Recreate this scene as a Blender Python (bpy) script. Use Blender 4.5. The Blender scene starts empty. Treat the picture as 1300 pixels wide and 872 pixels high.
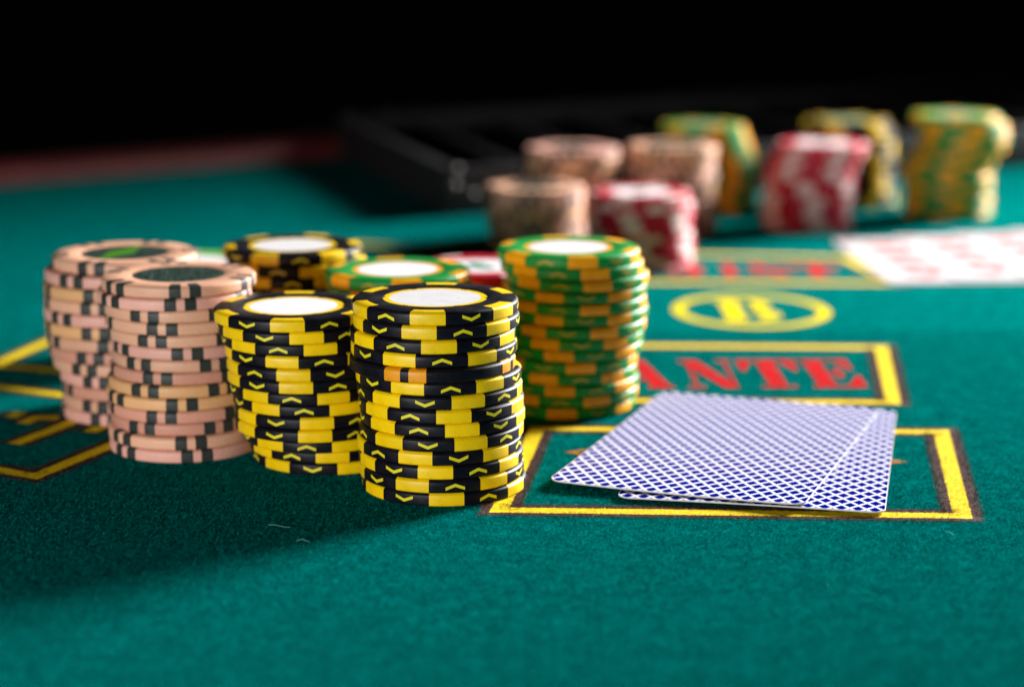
import bpy, bmesh, math, random
import numpy as np
from mathutils import Vector, Matrix

random.seed(11)
RNG = np.random.default_rng(5)
MM = 0.001
SC = bpy.context.scene
COL = SC.collection

# ------------------------------------------------------------------ camera
cam_data = bpy.data.cameras.new('camera')
cam = bpy.data.objects.new('camera', cam_data)
COL.objects.link(cam)
cam_data.sensor_width = 36.0
cam_data.lens = 2600 / 1300 * 36.0
cam_data.clip_start = 0.01
cam_data.clip_end = 20.0
cam.location = (0, 0, 137.4 * MM)
cam.rotation_euler = (math.radians(90 - 11.9), 0, 0)
cam_data.dof.use_dof = True
cam_data.dof.focus_distance = 0.479
cam_data.dof.aperture_fstop = 7.8
SC.camera = cam

# ------------------------------------------------------------------ world
world = bpy.data.worlds.new('World')
SC.world = world
world.use_nodes = True
world.node_tree.nodes['Background'].inputs[0].default_value = (0.5, 0.6, 0.7, 1)
world.node_tree.nodes['Background'].inputs[1].default_value = 0.0006

# ------------------------------------------------------------------ lamps
def aim(o, target):
    o.rotation_euler = (Vector(target) - o.location).to_track_quat('-Z', 'Y').to_euler()

key_data = bpy.data.lights.new('key_lamp', 'SPOT')
key_data.energy = 425
key_data.shadow_soft_size = 0.22
key_data.spot_size = math.radians(56)
key_data.spot_blend = 1.0
key_data.color = (1.0, 0.98, 0.96)
key = bpy.data.objects.new('key_lamp', key_data)
COL.objects.link(key)
key.location = (0.98, 1.40, 0.475)
aim(key, (0.18, 0.62, 0.0))

fill_data = bpy.data.lights.new('fill_softbox', 'AREA')
fill_data.shape = 'RECTANGLE'
fill_data.size = 0.28
fill_data.size_y = 0.10
fill_data.energy = 4.1
fill_data.color = (1.0, 0.98, 0.97)
fill = bpy.data.objects.new('fill_softbox', fill_data)
COL.objects.link(fill)
fill.location = (-0.34, -0.08, 0.088)
aim(fill, (0.0, 0.5, 0.02))

SC.view_settings.view_transform = 'Standard'
SC.view_settings.look = 'None'
SC.view_settings.exposure = 0.0
SC.view_settings.gamma = 1.0
SC.view_settings.use_curve_mapping = False
SC.render.engine = 'CYCLES'
SC.cycles.use_denoising = True
SC.cycles.max_bounces = 6
SC.cycles.transparent_max_bounces = 6
SC.cycles.sample_clamp_indirect = 4.0

STACKS = [('front', 3.3401,
  [(-18.49, 484.32, 43.421, 267.0, 0, 'black'), (-18.22, 484.15, 40.081, 260.2, 1, 'black'), (-19.09, 483.92, 36.741, 276.3, 0, 'black'),
   (-18.84, 484.21, 33.401, 247.6, 1, 'black'), (-19.2, 482.95, 30.061, 253.0, 0, 'black_orange'), (-17.76, 484.34, 26.721, 250.1, 1, 'black'),
   (-17.58, 484.19, 23.381, 232.1, 0, 'black'), (-17.12, 483.88, 20.04, 280.4, 0, 'black'), (-16.87, 484.33, 16.7, 285.5, 0, 'black'),
   (-17.26, 483.86, 13.36, 293.0, 1, 'black'), (-17.68, 483.9, 10.02, 255.1, 0, 'black'), (-17.31, 483.89, 6.68, 268.0, 1, 'black'),
   (-17.14, 483.91, 3.34, 251.0, 1, 'black'), (-16.6, 484.32, 0.0, 273.5, 1, 'black')]),
 ('second', 3.1599,
  [(-54.61, 503.23, 37.919, 271.4, 1, 'black'), (-53.78, 503.98, 34.759, 282.1, 1, 'black'), (-52.89, 505.34, 31.599, 288.9, 0, 'black'),
   (-52.19, 505.67, 28.439, 258.9, 1, 'black'), (-51.92, 505.27, 25.279, 266.3, 0, 'black'), (-51.93, 505.68, 22.119, 267.9, 1, 'black'),
   (-51.51, 506.86, 18.96, 293.3, 0, 'black'), (-50.84, 507.67, 15.8, 239.7, 1, 'black'), (-50.51, 507.53, 12.64, 277.7, 1, 'black'),
   (-50.41, 506.99, 9.48, 276.0, 1, 'black'), (-48.73, 508.95, 6.32, 234.5, 1, 'black'), (-47.39, 511.18, 3.16, 278.3, 0, 'black'),
   (-46.57, 511.73, 0.0, 231.2, 0, 'black')]),
 ('pink_front', 3.1977,
  [(-87.24, 528.18, 41.57, 283.6, 0, 'peach'), (-88.46, 527.39, 38.373, 283.7, 1, 'pink'), (-87.07, 528.37, 35.175, 251.7, 0, 'tan'),
   (-86.54, 528.26, 31.977, 263.6, 1, 'tan'), (-85.92, 528.22, 28.779, 253.6, 0, 'tan'), (-85.3, 528.21, 25.582, 278.2, 1, 'pink'),
   (-85.17, 528.13, 22.384, 298.2, 0, 'tan'), (-85.66, 527.86, 19.186, 256.2, 1, 'rose'), (-86.23, 526.83, 15.989, 247.8, 0, 'sand'),
   (-86.64, 526.11, 12.791, 277.9, 1, 'sand'), (-86.09, 525.92, 9.593, 260.6, 0, 'rose'), (-85.67, 526.0, 6.395, 242.4, 1, 'rose'),
   (-85.95, 523.74, 3.198, 282.8, 0, 'peach'), (-85.64, 523.07, 0.0, 286.3, 1, 'pink')]),
 ('pink_back', 3.422,
  [(-107.98, 564.37, 41.064, 252.8, 0, 'peach'), (-109.68, 562.15, 37.642, 241.0, 1, 'pink'), (-110.08, 561.29, 34.22, 266.1, 0, 'sand'),
   (-109.92, 560.86, 30.798, 263.1, 1, 'tan'), (-109.96, 560.37, 27.376, 231.1, 0, 'pink'), (-109.93, 560.64, 23.954, 263.1, 1, 'sand'),
   (-109.6, 560.51, 20.532, 275.1, 0, 'tan'), (-109.06, 560.4, 17.11, 255.0, 1, 'rose'), (-108.17, 560.85, 13.688, 245.9, 0, 'tan'),
   (-106.55, 560.92, 10.266, 250.8, 1, 'pink'), (-105.77, 560.81, 6.844, 270.7, 0, 'rose'), (-105.87, 560.63, 3.422, 246.7, 1, 'tan'),
   (-106.21, 560.56, 0.0, 255.7, 0, 'pink')]),
 ('green_right', 3.2482,
  [(15.82, 568.1, 42.226, 280.1, 0, 'green'), (16.83, 568.13, 38.978, 287.3, 0, 'green'), (18.42, 568.48, 35.73, 284.7, 0, 'green'),
   (17.99, 568.33, 32.482, 246.6, 0, 'green'), (17.77, 567.89, 29.233, 284.5, 0, 'green'), (18.37, 568.58, 25.985, 245.1, 0, 'green'),
   (17.81, 567.72, 22.737, 292.7, 1, 'green'), (17.17, 568.02, 19.489, 245.6, 0, 'green'), (16.98, 568.36, 16.241, 257.8, 0, 'green'),
   (15.64, 567.75, 12.993, 279.4, 1, 'green'), (15.44, 568.09, 9.744, 249.8, 1, 'green'), (15.9, 567.64, 6.496, 261.9, 1, 'green'),
   (15.82, 568.27, 3.248, 293.0, 0, 'green'), (14.82, 568.1, 0.0, 266.9, 0, 'green')]),
 ('green_mid', 3.4018,
  [(-31.62, 558.7, 37.42, 280.2, 0, 'green'), (-31.17, 558.77, 34.018, 303.2, 1, 'green'), (-31.43, 558.51, 30.616, 326.2, 0, 'green'),
   (-31.64, 558.79, 27.214, 289.2, 1, 'green'), (-31.33, 558.65, 23.812, 312.2, 0, 'green'), (-31.87, 559.14, 20.411, 335.3, 1, 'green'),
   (-32.44, 558.86, 17.009, 298.3, 0, 'green'), (-31.71, 558.9, 13.607, 321.2, 1, 'green'), (-31.53, 559.19, 10.205, 284.2, 0, 'green'),
   (-32.11, 558.48, 6.804, 307.3, 1, 'green'), (-32.65, 558.87, 3.402, 330.3, 0, 'green'), (-32.1, 558.7, 0.0, 293.3, 1, 'green')]),
 ('black_back', 3.2968,
  [(-63.74, 587.84, 39.562, 252.2, 1, 'black'), (-62.52, 587.51, 36.265, 290.1, 0, 'black'), (-63.27, 587.46, 32.968, 244.1, 1, 'black'),
   (-62.42, 587.4, 29.671, 327.1, 0, 'black'), (-62.79, 588.11, 26.374, 304.1, 0, 'black'), (-63.03, 587.47, 23.078, 281.1, 0, 'black'),
   (-62.88, 587.59, 19.781, 318.1, 0, 'black'), (-62.74, 587.73, 16.484, 295.1, 0, 'black'), (-62.63, 588.21, 13.187, 332.1, 0, 'black'),
   (-63.08, 587.42, 9.89, 309.1, 0, 'black'), (-63.42, 587.79, 6.594, 286.2, 0, 'black'), (-63.27, 587.89, 3.297, 323.1, 0, 'black'),
   (-63.1, 587.84, 0.0, 300.1, 0, 'black')]),
 ('red_mid', 3.4027,
  [(-9.42, 603.53, 30.624, 300.9, 0, 'red'), (-9.09, 603.85, 27.222, 317.9, 1, 'red'), (-9.52, 603.3, 23.819, 334.9, 0, 'red'),
   (-9.09, 603.39, 20.416, 351.9, 1, 'red'), (-9.8, 603.98, 17.013, 308.9, 0, 'red'), (-9.72, 603.2, 13.611, 325.9, 1, 'red'),
   (-9.49, 603.26, 10.208, 342.9, 0, 'red'), (-9.72, 603.62, 6.805, 359.9, 1, 'red'), (-9.57, 603.03, 3.403, 316.9, 0, 'red'),
   (-9.64, 603.53, 0.0, 333.9, 1, 'red')]),
 ('lime_back', 3.3037,
  [(-101.91, 637.42, 26.43, 279.1, 0, 'lime'), (-101.9, 637.87, 23.126, 296.1, 1, 'lime'), (-102.01, 637.43, 19.822, 313.1, 0, 'lime'),
   (-102.7, 637.59, 16.519, 330.2, 1, 'lime'), (-102.12, 637.81, 13.215, 287.1, 0, 'lime'), (-102.21, 637.79, 9.911, 304.1, 1, 'lime'),
   (-102.64, 637.31, 6.607, 321.1, 0, 'lime'), (-102.47, 637.02, 3.304, 338.1, 1, 'lime'), (-103.21, 637.42, 0.0, 295.2, 0, 'lime')]),
 ('rear_a', 3.029,
  [(9.5, 838.92, 24.232, 264.8, 0, 'peach'), (9.86, 838.58, 21.203, 257.0, 1, 'pink'), (9.62, 838.42, 18.174, 259.4, 0, 'tan'),
   (9.47, 838.78, 15.145, 298.1, 1, 'sand'), (9.64, 839.03, 12.116, 267.0, 0, 'rose'), (9.92, 838.77, 9.087, 260.5, 1, 'tan'),
   (10.75, 839.27, 6.058, 277.6, 0, 'pink'), (9.57, 838.9, 3.029, 259.5, 1, 'sand'), (9.92, 838.92, 0.0, 267.6, 0, 'tan')]),
 ('rear_b', 2.9834,
  [(50.51, 800.34, 26.851, 246.2, 0, 'red'), (51.14, 800.0, 23.868, 223.2, 1, 'red'), (51.85, 800.79, 20.884, 247.3, 0, 'red'),
   (51.22, 799.99, 17.901, 253.9, 1, 'red'), (50.63, 799.87, 14.917, 259.4, 0, 'red'), (51.35, 800.82, 11.934, 277.4, 1, 'red'),
   (51.68, 800.54, 8.95, 261.7, 0, 'red'), (52.01, 800.21, 5.967, 264.3, 1, 'red'), (51.46, 800.61, 2.983, 283.5, 0, 'red'),
   (51.48, 800.34, 0.0, 298.4, 1, 'red')]),
 ('rear_c', 3.1742,
  [(25.92, 881.26, 34.916, 266.5, 0, 'pink'), (26.84, 881.58, 31.742, 297.9, 1, 'tan'), (26.64, 881.57, 28.568, 292.3, 0, 'sand'),
   (26.23, 880.99, 25.394, 273.1, 1, 'rose'), (25.58, 880.79, 22.22, 269.3, 0, 'tan'), (26.51, 881.02, 19.045, 303.1, 1, 'pink'),
   (26.87, 881.21, 15.871, 304.7, 0, 'sand'), (26.12, 881.72, 12.697, 266.3, 1, 'tan'), (25.89, 880.99, 9.523, 265.5, 0, 'rose'),
   (26.88, 881.39, 6.348, 297.3, 1, 'peach'), (26.56, 881.24, 3.174, 295.3, 0, 'tan'), (25.8, 881.26, 0.0, 288.4, 1, 'pink')]),
 ('rear_d', 3.1759,
  [(69.51, 890.23, 34.935, 301.3, 0, 'tan'), (68.99, 890.48, 31.759, 267.6, 1, 'sand'), (68.84, 890.52, 28.583, 302.4, 0, 'rose'),
   (69.0, 890.71, 25.407, 280.0, 1, 'tan'), (69.5, 890.68, 22.231, 267.1, 0, 'pink'), (68.7, 889.86, 19.055, 308.3, 1, 'sand'),
   (68.79, 890.54, 15.879, 303.9, 0, 'tan'), (69.56, 890.72, 12.703, 277.2, 1, 'rose'), (68.85, 890.28, 9.528, 258.4, 0, 'peach'),
   (69.65, 890.71, 6.352, 287.0, 1, 'tan'), (69.4, 890.67, 3.176, 306.4, 0, 'pink'), (69.96, 890.23, 0.0, 269.3, 1, 'tan')]),
 ('rear_e', 3.0235,
  [(89.91, 966.24, 36.281, 281.7, 0, 'green'), (91.07, 966.03, 33.258, 281.3, 1, 'green'), (92.27, 966.33, 30.235, 281.8, 0, 'green'),
   (93.43, 966.16, 27.211, 277.7, 1, 'green'), (94.65, 966.65, 24.188, 284.7, 0, 'green'), (95.79, 966.2, 21.164, 292.0, 1, 'green'),
   (95.9, 966.64, 18.141, 286.8, 0, 'green'), (95.96, 966.66, 15.117, 289.4, 1, 'green'), (95.98, 966.27, 12.094, 290.1, 0, 'green'),
   (95.99, 965.76, 9.07, 287.4, 1, 'green'), (96.07, 965.92, 6.047, 273.4, 0, 'green'), (96.19, 966.54, 3.023, 278.8, 1, 'green'),
   (96.23, 966.24, 0.0, 288.5, 0, 'green')]),
 ('rear_f', 3.1349,
  [(137.22, 904.03, 34.483, 231.0, 0, 'red'), (135.93, 904.08, 31.349, 222.5, 1, 'red'), (133.93, 904.04, 28.214, 235.5, 0, 'red'),
   (133.01, 904.31, 25.079, 225.2, 1, 'red'), (132.38, 904.09, 21.944, 235.1, 0, 'red'), (132.08, 903.8, 18.809, 257.9, 1, 'red'),
   (132.21, 904.03, 15.674, 255.8, 0, 'red'), (131.99, 904.29, 12.539, 272.7, 1, 'red'), (131.69, 903.97, 9.405, 267.5, 0, 'red'),
   (131.44, 904.03, 6.27, 269.1, 1, 'red'), (131.56, 904.22, 3.135, 272.1, 0, 'red'), (131.98, 904.03, 0.0, 279.8, 1, 'red')]),
 ('rear_g', 3.3946,
  [(158.74, 974.27, 37.34, 243.1, 0, 'black'), (160.98, 974.47, 33.946, 243.0, 1, 'black'), (161.68, 974.03, 30.551, 243.0, 0, 'black'),
   (162.0, 974.61, 27.156, 220.0, 1, 'black'), (161.96, 974.21, 23.762, 223.3, 0, 'black'), (162.91, 973.84, 20.367, 238.5, 1, 'black'),
   (162.39, 974.66, 16.973, 236.6, 0, 'black'), (162.45, 974.43, 13.578, 241.3, 1, 'black'), (162.73, 974.74, 10.184, 243.2, 0, 'black'),
   (163.16, 974.17, 6.789, 244.2, 1, 'black'), (162.85, 974.6, 3.395, 228.6, 0, 'black'), (163.45, 974.27, 0.0, 226.0, 1, 'black')]),
 ('rear_h', 3.3474,
  [(202.48, 937.87, 43.517, 261.5, 0, 'green'), (206.19, 937.69, 40.169, 278.6, 1, 'green'), (207.0, 937.39, 36.822, 272.2, 0, 'green'),
   (207.25, 937.81, 33.474, 253.4, 1, 'green'), (205.93, 937.7, 30.127, 273.4, 0, 'green'), (203.23, 937.89, 26.78, 254.0, 1, 'green'),
   (201.67, 938.36, 23.432, 278.1, 0, 'green'), (199.79, 938.34, 20.085, 259.8, 1, 'green'), (200.72, 937.41, 16.737, 259.3, 0, 'green'),
   (200.37, 937.5, 13.39, 280.5, 1, 'green'), (200.42, 938.19, 10.042, 254.0, 0, 'green'), (201.04, 938.29, 6.695, 272.1, 1, 'green'),
   (200.27, 937.46, 3.347, 271.1, 0, 'green'), (201.04, 937.87, 0.0, 249.6, 1, 'green')])]
LINES = {'ante': [(9.06, 572.92), (109.11, 570.02), (119.0, 645.24), (10.21, 649.53)],
 'box': [(-2.96, 462.36), (104.73, 457.55), (115.88, 536.01), (6.85, 539.54)],
 'la': [(-143.14, 688.68), (-160.43, 618.9), (-129.42, 607.84)],
 'lc': [(-154.9, 590.92), (-135.5, 581.29), (-120.7, 573.89)],
 'ld': [(-131.9, 498.84), (-118.5, 491.48), (-102.71, 528.0)],
 'le': [(-131.3, 523.05), (-123.98, 539.02), (-115.81, 560.56)],
 'lf': [(-139.13, 552.29), (-137.57, 557.77)],
 'lg': [(-134.39, 545.14), (-131.92, 551.39), (-125.71, 550.93)],
 'lh': [(-113.88, 535.58), (-111.79, 543.37)],
 'upper': [(-26.95, 766.74), (144.91, 761.68), (134.86, 820.16), (-10.45, 838.92), (-66.56, 855.38)]}
TEXT = {'ante_base': [(31.57, 587.84), (105.33, 588.86)],
 'ante_top': [(34.52, 626.3), (111.07, 626.87)],
 'b': [(70.49, 685.93), (95.24, 685.93), (75.72, 730.3)],
 'diamond': [(15.15, 515.0), (99.19, 505.65), (53.72, 480.82), (59.58, 536.44)],
 'point': [(45.5, 777.05), (133.47, 777.05), (46.92, 802.19)],
 'ring': [(80.5, 675.81), (87.89, 740.48), (56.07, 708.54), (112.41, 708.54)]}
RAIL = [(-261.59, 1040.4), (-123.18, 1148.38), (385.26, 1545.95)]
CARDS = {'fan': [(137.74, 870.3), (142.52, 760.01), (195.9, 771.86)],
 'low': [(25.33, 469.84), (86.6, 458.7), (110.24, 558.22)],
 'up': [(10.22, 483.97), (67.8, 458.27), (101.36, 558.14), (43.81, 574.45)]}
LINT = [[(-55.89, 447.0), (-55.81, 449.44), (-53.94, 448.83), (-51.62, 447.3), (-50.58, 447.61), (-50.05, 449.44)],
 [(-48.13, 437.77), (-46.75, 438.06), (-45.06, 436.9)], [(97.84, 444.58), (98.54, 443.68), (99.47, 442.19)]]
TRAY = [(-28.96, 932.89), (-100.91, 1178.87), (281.78, 1122.94)]

# ------------------------------------------------------------------ materials
def mat(name):
    m = bpy.data.materials.new(name)
    m.use_nodes = True
    nt = m.node_tree
    return m, nt, nt.nodes['Principled BSDF']

def N(nt, kind, **kw):
    n = nt.nodes.new(kind)
    for k, v in kw.items():
        setattr(n, k, v)
    return n

def math_node(nt, op, a, b=None):
    n = N(nt, 'ShaderNodeMath', operation=op)
    for i, v in enumerate((a, b)):
        if v is None:
            continue
        if isinstance(v, (int, float)):
            n.inputs[i].default_value = v
        else:
            nt.links.new(v, n.inputs[i])
    return n.outputs[0]

def noise(nt, scale, detail=3, rough=0.6, coord='Object', vec=None, dist=0.0):
    n = N(nt, 'ShaderNodeTexNoise')
    n.inputs['Scale'].default_value = scale
    n.inputs['Detail'].default_value = detail
    n.inputs['Roughness'].default_value = rough
    n.inputs['Distortion'].default_value = dist
    if vec is None:
        tc = N(nt, 'ShaderNodeTexCoord')
        vec = tc.outputs[coord]
    nt.links.new(vec, n.inputs['Vector'])
    return n.outputs['Fac']

def ramp(nt, fac, stops, interp='LINEAR'):
    r = N(nt, 'ShaderNodeValToRGB')
    cr = r.color_ramp
    cr.interpolation = interp
    while len(cr.elements) < len(stops):
        cr.elements.new(0.5)
    for e, (p, c) in zip(cr.elements, stops):
        e.position = p
        e.color = c if len(c) == 4 else (*c, 1)
    nt.links.new(fac, r.inputs[0])
    return r.outputs[0]

def bump(nt, bsdf, height, strength, distance):
    b = N(nt, 'ShaderNodeBump')
    b.inputs['Strength'].default_value = strength
    b.inputs['Distance'].default_value = distance
    nt.links.new(height, b.inputs['Height'])
    nt.links.new(b.outputs[0], bsdf.inputs['Normal'])

def clay(name, col, rough=0.42, var=0.12, grain=0.00005, spec=0.30, wear=0.45):
    """moulded clay-composite plastic: faint tonal variation from chip to chip, handling wear, fine grain"""
    m, nt, b = mat(name)
    oi = N(nt, 'ShaderNodeObjectInfo')
    n1 = noise(nt, 260, 4, 0.65)
    lo = tuple(c * (1 - var) for c in col)
    hi = tuple(min(1, c * (1 + var * 0.6) + 0.004) for c in col)
    c1 = ramp(nt, n1, [(0.3, lo), (0.7, hi)])
    hsv = N(nt, 'ShaderNodeHueSaturation')
    nt.links.new(c1, hsv.inputs['Color'])
    v = math_node(nt, 'MULTIPLY_ADD', oi.outputs['Random'], 0.16)
    v.node.inputs[2].default_value = 0.92
    nt.links.new(v, hsv.inputs['Value'])
    # handling grime: sparse darker smudges and pin-point nicks
    gr = ramp(nt, noise(nt, 520, 5, 0.75, dist=1.0), [(0.56, (0, 0, 0)), (0.74, (wear,) * 3)])
    gm = N(nt, 'ShaderNodeMix', data_type='RGBA')
    nt.links.new(gr, gm.inputs['Factor'])
    nt.links.new(hsv.outputs[0], gm.inputs[6])
    gm.inputs[7].default_value = (col[0] * 0.35, col[1] * 0.32, col[2] * 0.3, 1)
    nt.links.new(gm.outputs[2], b.inputs['Base Color'])
    n2 = noise(nt, 2600, 2, 0.7)
    rr = ramp(nt, n1, [(0.25, (rough - 0.08,) * 3), (0.8, (rough + 0.12,) * 3)])
    nt.links.new(rr, b.inputs['Roughness'])
    b.inputs['Specular IOR Level'].default_value = spec
    bump(nt, b, n2, 0.55, grain)
    return m

M_BLACK = clay('black_clay', (0.0032, 0.0027, 0.0065), 0.42, 0.25, 0.00005, 0.17)
M_YELLOW = clay('yellow_clay', (0.86, 0.56, 0.0), 0.38, 0.07)
M_ORANGE = clay('orange_clay', (0.84, 0.36, 0.0), 0.40, 0.08)
M_AMBER = clay('amber_clay', (0.82, 0.31, 0.0), 0.42, 0.08)
M_GREEN = clay('green_clay', (0.0004, 0.24, 0.036), 0.38, 0.12)
M_MARK_GREEN = clay('dull_amber_mark', (0.42, 0.30, 0.012), 0.45, 0.1)
M_MARK = clay('yellow_mark', (0.72, 0.62, 0.01), 0.45, 0.1)
M_PEACH = clay('peach_clay', (0.74, 0.40, 0.26), 0.45, 0.06)
M_PINK = clay('pink_clay', (0.72, 0.37, 0.29), 0.45, 0.06)
M_ROSE = clay('rose_clay', (0.62, 0.29, 0.20), 0.45, 0.06)
M_TAN = clay('tan_clay', (0.68, 0.37, 0.235), 0.45, 0.06)
M_SAND = clay('sand_clay', (0.70, 0.38, 0.17), 0.45, 0.06)
M_GREY = clay('charcoal_clay', (0.030, 0.036, 0.032), 0.5, 0.2)
M_RED = clay('red_clay', (0.46, 0.003, 0.024), 0.38, 0.1)
M_WHITE = clay('white_clay', (0.70, 0.52, 0.50), 0.45, 0.05)
M_LIME = clay('lime_clay', (0.13, 0.48, 0.02), 0.45, 0.1)
M_INLAY = clay('white_inlay_paper', (0.70, 0.69, 0.71), 0.45, 0.02, 0.00002)

M_DULL = clay('olive_grey_inlay_paper', (0.16, 0.24, 0.14), 0.5, 0.1)

def leaf_inlay(name, lime):
    m, nt, b = mat(name)
    tc = N(nt, 'ShaderNodeTexCoord')
    mp = N(nt, 'ShaderNodeMapping')
    mp.inputs['Scale'].default_value = (1.0, 2.6, 1.0)
    mp.inputs['Rotation'].default_value = (0, 0, 0.6)
    nt.links.new(tc.outputs['Object'], mp.inputs['Vector'])
    n = noise(nt, 330, 5, 0.7, vec=mp.outputs[0], dist=2.0)
    c = ramp(nt, n, [(0.40, (0.003, 0.009, 0.007)), (0.53, (0.010, 0.026, 0.019)), (0.64, (0.10, 0.17, 0.14))])
    if lime:
        sx = N(nt, 'ShaderNodeSeparateXYZ')
        nt.links.new(tc.outputs['Object'], sx.inputs[0])
        # a lime printed band across the middle of the inlay
        ax = math_node(nt, 'ABSOLUTE', math_node(nt, 'ADD', sx.outputs['Y'], 0.0012))
        f = math_node(nt, 'LESS_THAN', math_node(nt, 'ADD', math_node(nt, 'MULTIPLY', ax, 1.6), math_node(nt, 'MULTIPLY', math_node(nt, 'ABSOLUTE', sx.outputs['X']), 0.45)), 0.0062)
        mix = N(nt, 'ShaderNodeMix', data_type='RGBA')
        nt.links.new(f, mix.inputs['Factor'])
        nt.links.new(c, mix.inputs[6])
        mix.inputs[7].default_value = (0.05, 0.19, 0.008, 1)
        c = mix.outputs[2]
    nt.links.new(c, b.inputs['Base Color'])
    b.inputs['Roughness'].default_value = 0.55
    b.inputs['Specular IOR Level'].default_value = 0.12
    bump(nt, b, n, 0.6, 0.00015)
    return m

M_LEAF = leaf_inlay('dark_leaf_inlay', False)
M_LEAF_LIME = leaf_inlay('dark_inlay_with_lime_band', True)

def felt_material():
    m, nt, b = mat('green_felt')
    geo = N(nt, 'ShaderNodeNewGeometry')
    P = geo.outputs['Position']
    mp = N(nt, 'ShaderNodeMapping')
    mp.inputs['Scale'].default_value = (1.0, 1.0, 1.0)
    nt.links.new(P, mp.inputs['Vector'])
    n0 = noise(nt, 170, 4, 0.6, vec=P, dist=0.5)
    n1 = noise(nt, 420, 5, 0.75, vec=P, dist=0.6)
    n2 = noise(nt, 2300, 4, 0.8, vec=P, dist=0.8)
    s = math_node(nt, 'MULTIPLY', n0, 0.30)
    s = math_node(nt, 'ADD', s, math_node(nt, 'MULTIPLY', n1, 0.38))
    s = math_node(nt, 'ADD', s, math_node(nt, 'MULTIPLY', n2, 0.32))
    c = ramp(nt, s, [(0.36, (0.0, 0.034, 0.031)), (0.5, (0.0, 0.097, 0.090)), (0.64, (0.0, 0.205, 0.190))])
    nt.links.new(c, b.inputs['Base Color'])
    b.inputs['Roughness'].default_value = 0.95
    b.inputs['Specular IOR Level'].default_value = 0.0
    b.inputs['Sheen Weight'].default_value = 0.06
    b.inputs['Sheen Roughness'].default_value = 0.6
    b.inputs['Sheen Tint'].default_value = (0.0, 0.75, 0.70, 1)
    h = math_node(nt, 'ADD', math_node(nt, 'MULTIPLY', n1, 0.8), n2)
    bump(nt, b, h, 0.9, 0.00045)
    return m

M_FELT = felt_material()

def fuzz_material(name, dark, light):
    m, nt, b = mat(name)
    geo = N(nt, 'ShaderNodeNewGeometry')
    n = noise(nt, 1500, 2, 0.6, vec=geo.outputs['Position'])
    c = ramp(nt, n, [(0.35, dark), (0.65, light)])
    nt.links.new(c, b.inputs['Base Color'])
    b.inputs['Roughness'].default_value = 0.9
    b.inputs['Specular IOR Level'].default_value = 0.0
    return m

M_FUZZ = fuzz_material('green_wool_fibre', (0.0, 0.035, 0.032), (0.002, 0.32, 0.295))
M_FUZZ_YELLOW = fuzz_material('yellow_wool_fibre', (0.62, 0.46, 0.006), (0.85, 0.70, 0.03))
M_FUZZ_BROWN = fuzz_material('brown_wool_fibre', (0.035, 0.010, 0.012), (0.16, 0.07, 0.05))
M_LINT = fuzz_material('pale_lint', (0.06, 0.26, 0.23), (0.14, 0.40, 0.36))

def printed_line_material(name, core, half_core, half_all, core2=None):
    """ink on wool: UV.y is the distance across the line in mm; the dark outline frays into the felt"""
    m, nt, b = mat(name)
    uv = N(nt, 'ShaderNodeUVMap')
    sp = N(nt, 'ShaderNodeSeparateXYZ')
    nt.links.new(uv.outputs[0], sp.inputs[0])
    geo = N(nt, 'ShaderNodeNewGeometry')
    P = geo.outputs['Position']
    n1 = noise(nt, 900, 3, 0.7, vec=P)
    n2 = noise(nt, 3600, 2, 0.8, vec=P)
    d = math_node(nt, 'ABSOLUTE', sp.outputs['Y'])
    dj = math_node(nt, 'ADD', d, math_node(nt, 'MULTIPLY', math_node(nt, 'SUBTRACT', n1, 0.5), 1.1))
    dj = math_node(nt, 'ADD', dj, math_node(nt, 'MULTIPLY', math_node(nt, 'SUBTRACT', n2, 0.5), 0.7))
    is_core = math_node(nt, 'LESS_THAN', dj, half_core)
    cy = ramp(nt, n1, [(0.3, tuple(c * 0.82 for c in core)), (0.7, core)])
    cb = ramp(nt, n2, [(0.38, (0.012, 0.004, 0.006)), (0.55, (0.055, 0.018, 0.019)), (0.72, (0.20, 0.12, 0.08))])
    mix = N(nt, 'ShaderNodeMix', data_type='RGBA')
    nt.links.new(is_core, mix.inputs['Factor'])
    nt.links.new(cb, mix.inputs[6])
    nt.links.new(cy, mix.inputs[7])
    nt.links.new(mix.outputs[2], b.inputs['Base Color'])
    b.inputs['Roughness'].default_value = 0.9
    b.inputs['Specular IOR Level'].default_value = 0.1
    n3 = noise(nt, 2800, 2, 0.8, vec=P)
    edge = math_node(nt, 'ADD', math_node(nt, 'MULTIPLY', d, 1.0),
                     math_node(nt, 'MULTIPLY', math_node(nt, 'SUBTRACT', n3, 0.5), 6.0))
    keep = math_node(nt, 'LESS_THAN', edge, half_all - 1.0)
    keep = math_node(nt, 'MAXIMUM', keep, is_core)
    nt.links.new(keep, b.inputs['Alpha'])
    bump(nt, b, n2, 0.7, 0.0003)
    return m

M_LINE = printed_line_material('yellow_print_with_brown_outline', (0.86, 0.64, 0.003), 2.15, 5.4)
M_DIAMOND = printed_line_material('amber_print_with_brown_outline', (0.42, 0.16, 0.012), 0.9, 1.5)
M_LETTER_RED = fuzz_material('red_print', (0.36, 0.004, 0.007), (0.62, 0.012, 0.016))
M_LETTER_YELLOW = fuzz_material('yellow_print', (0.48, 0.38, 0.008), (0.70, 0.56, 0.02))

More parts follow.
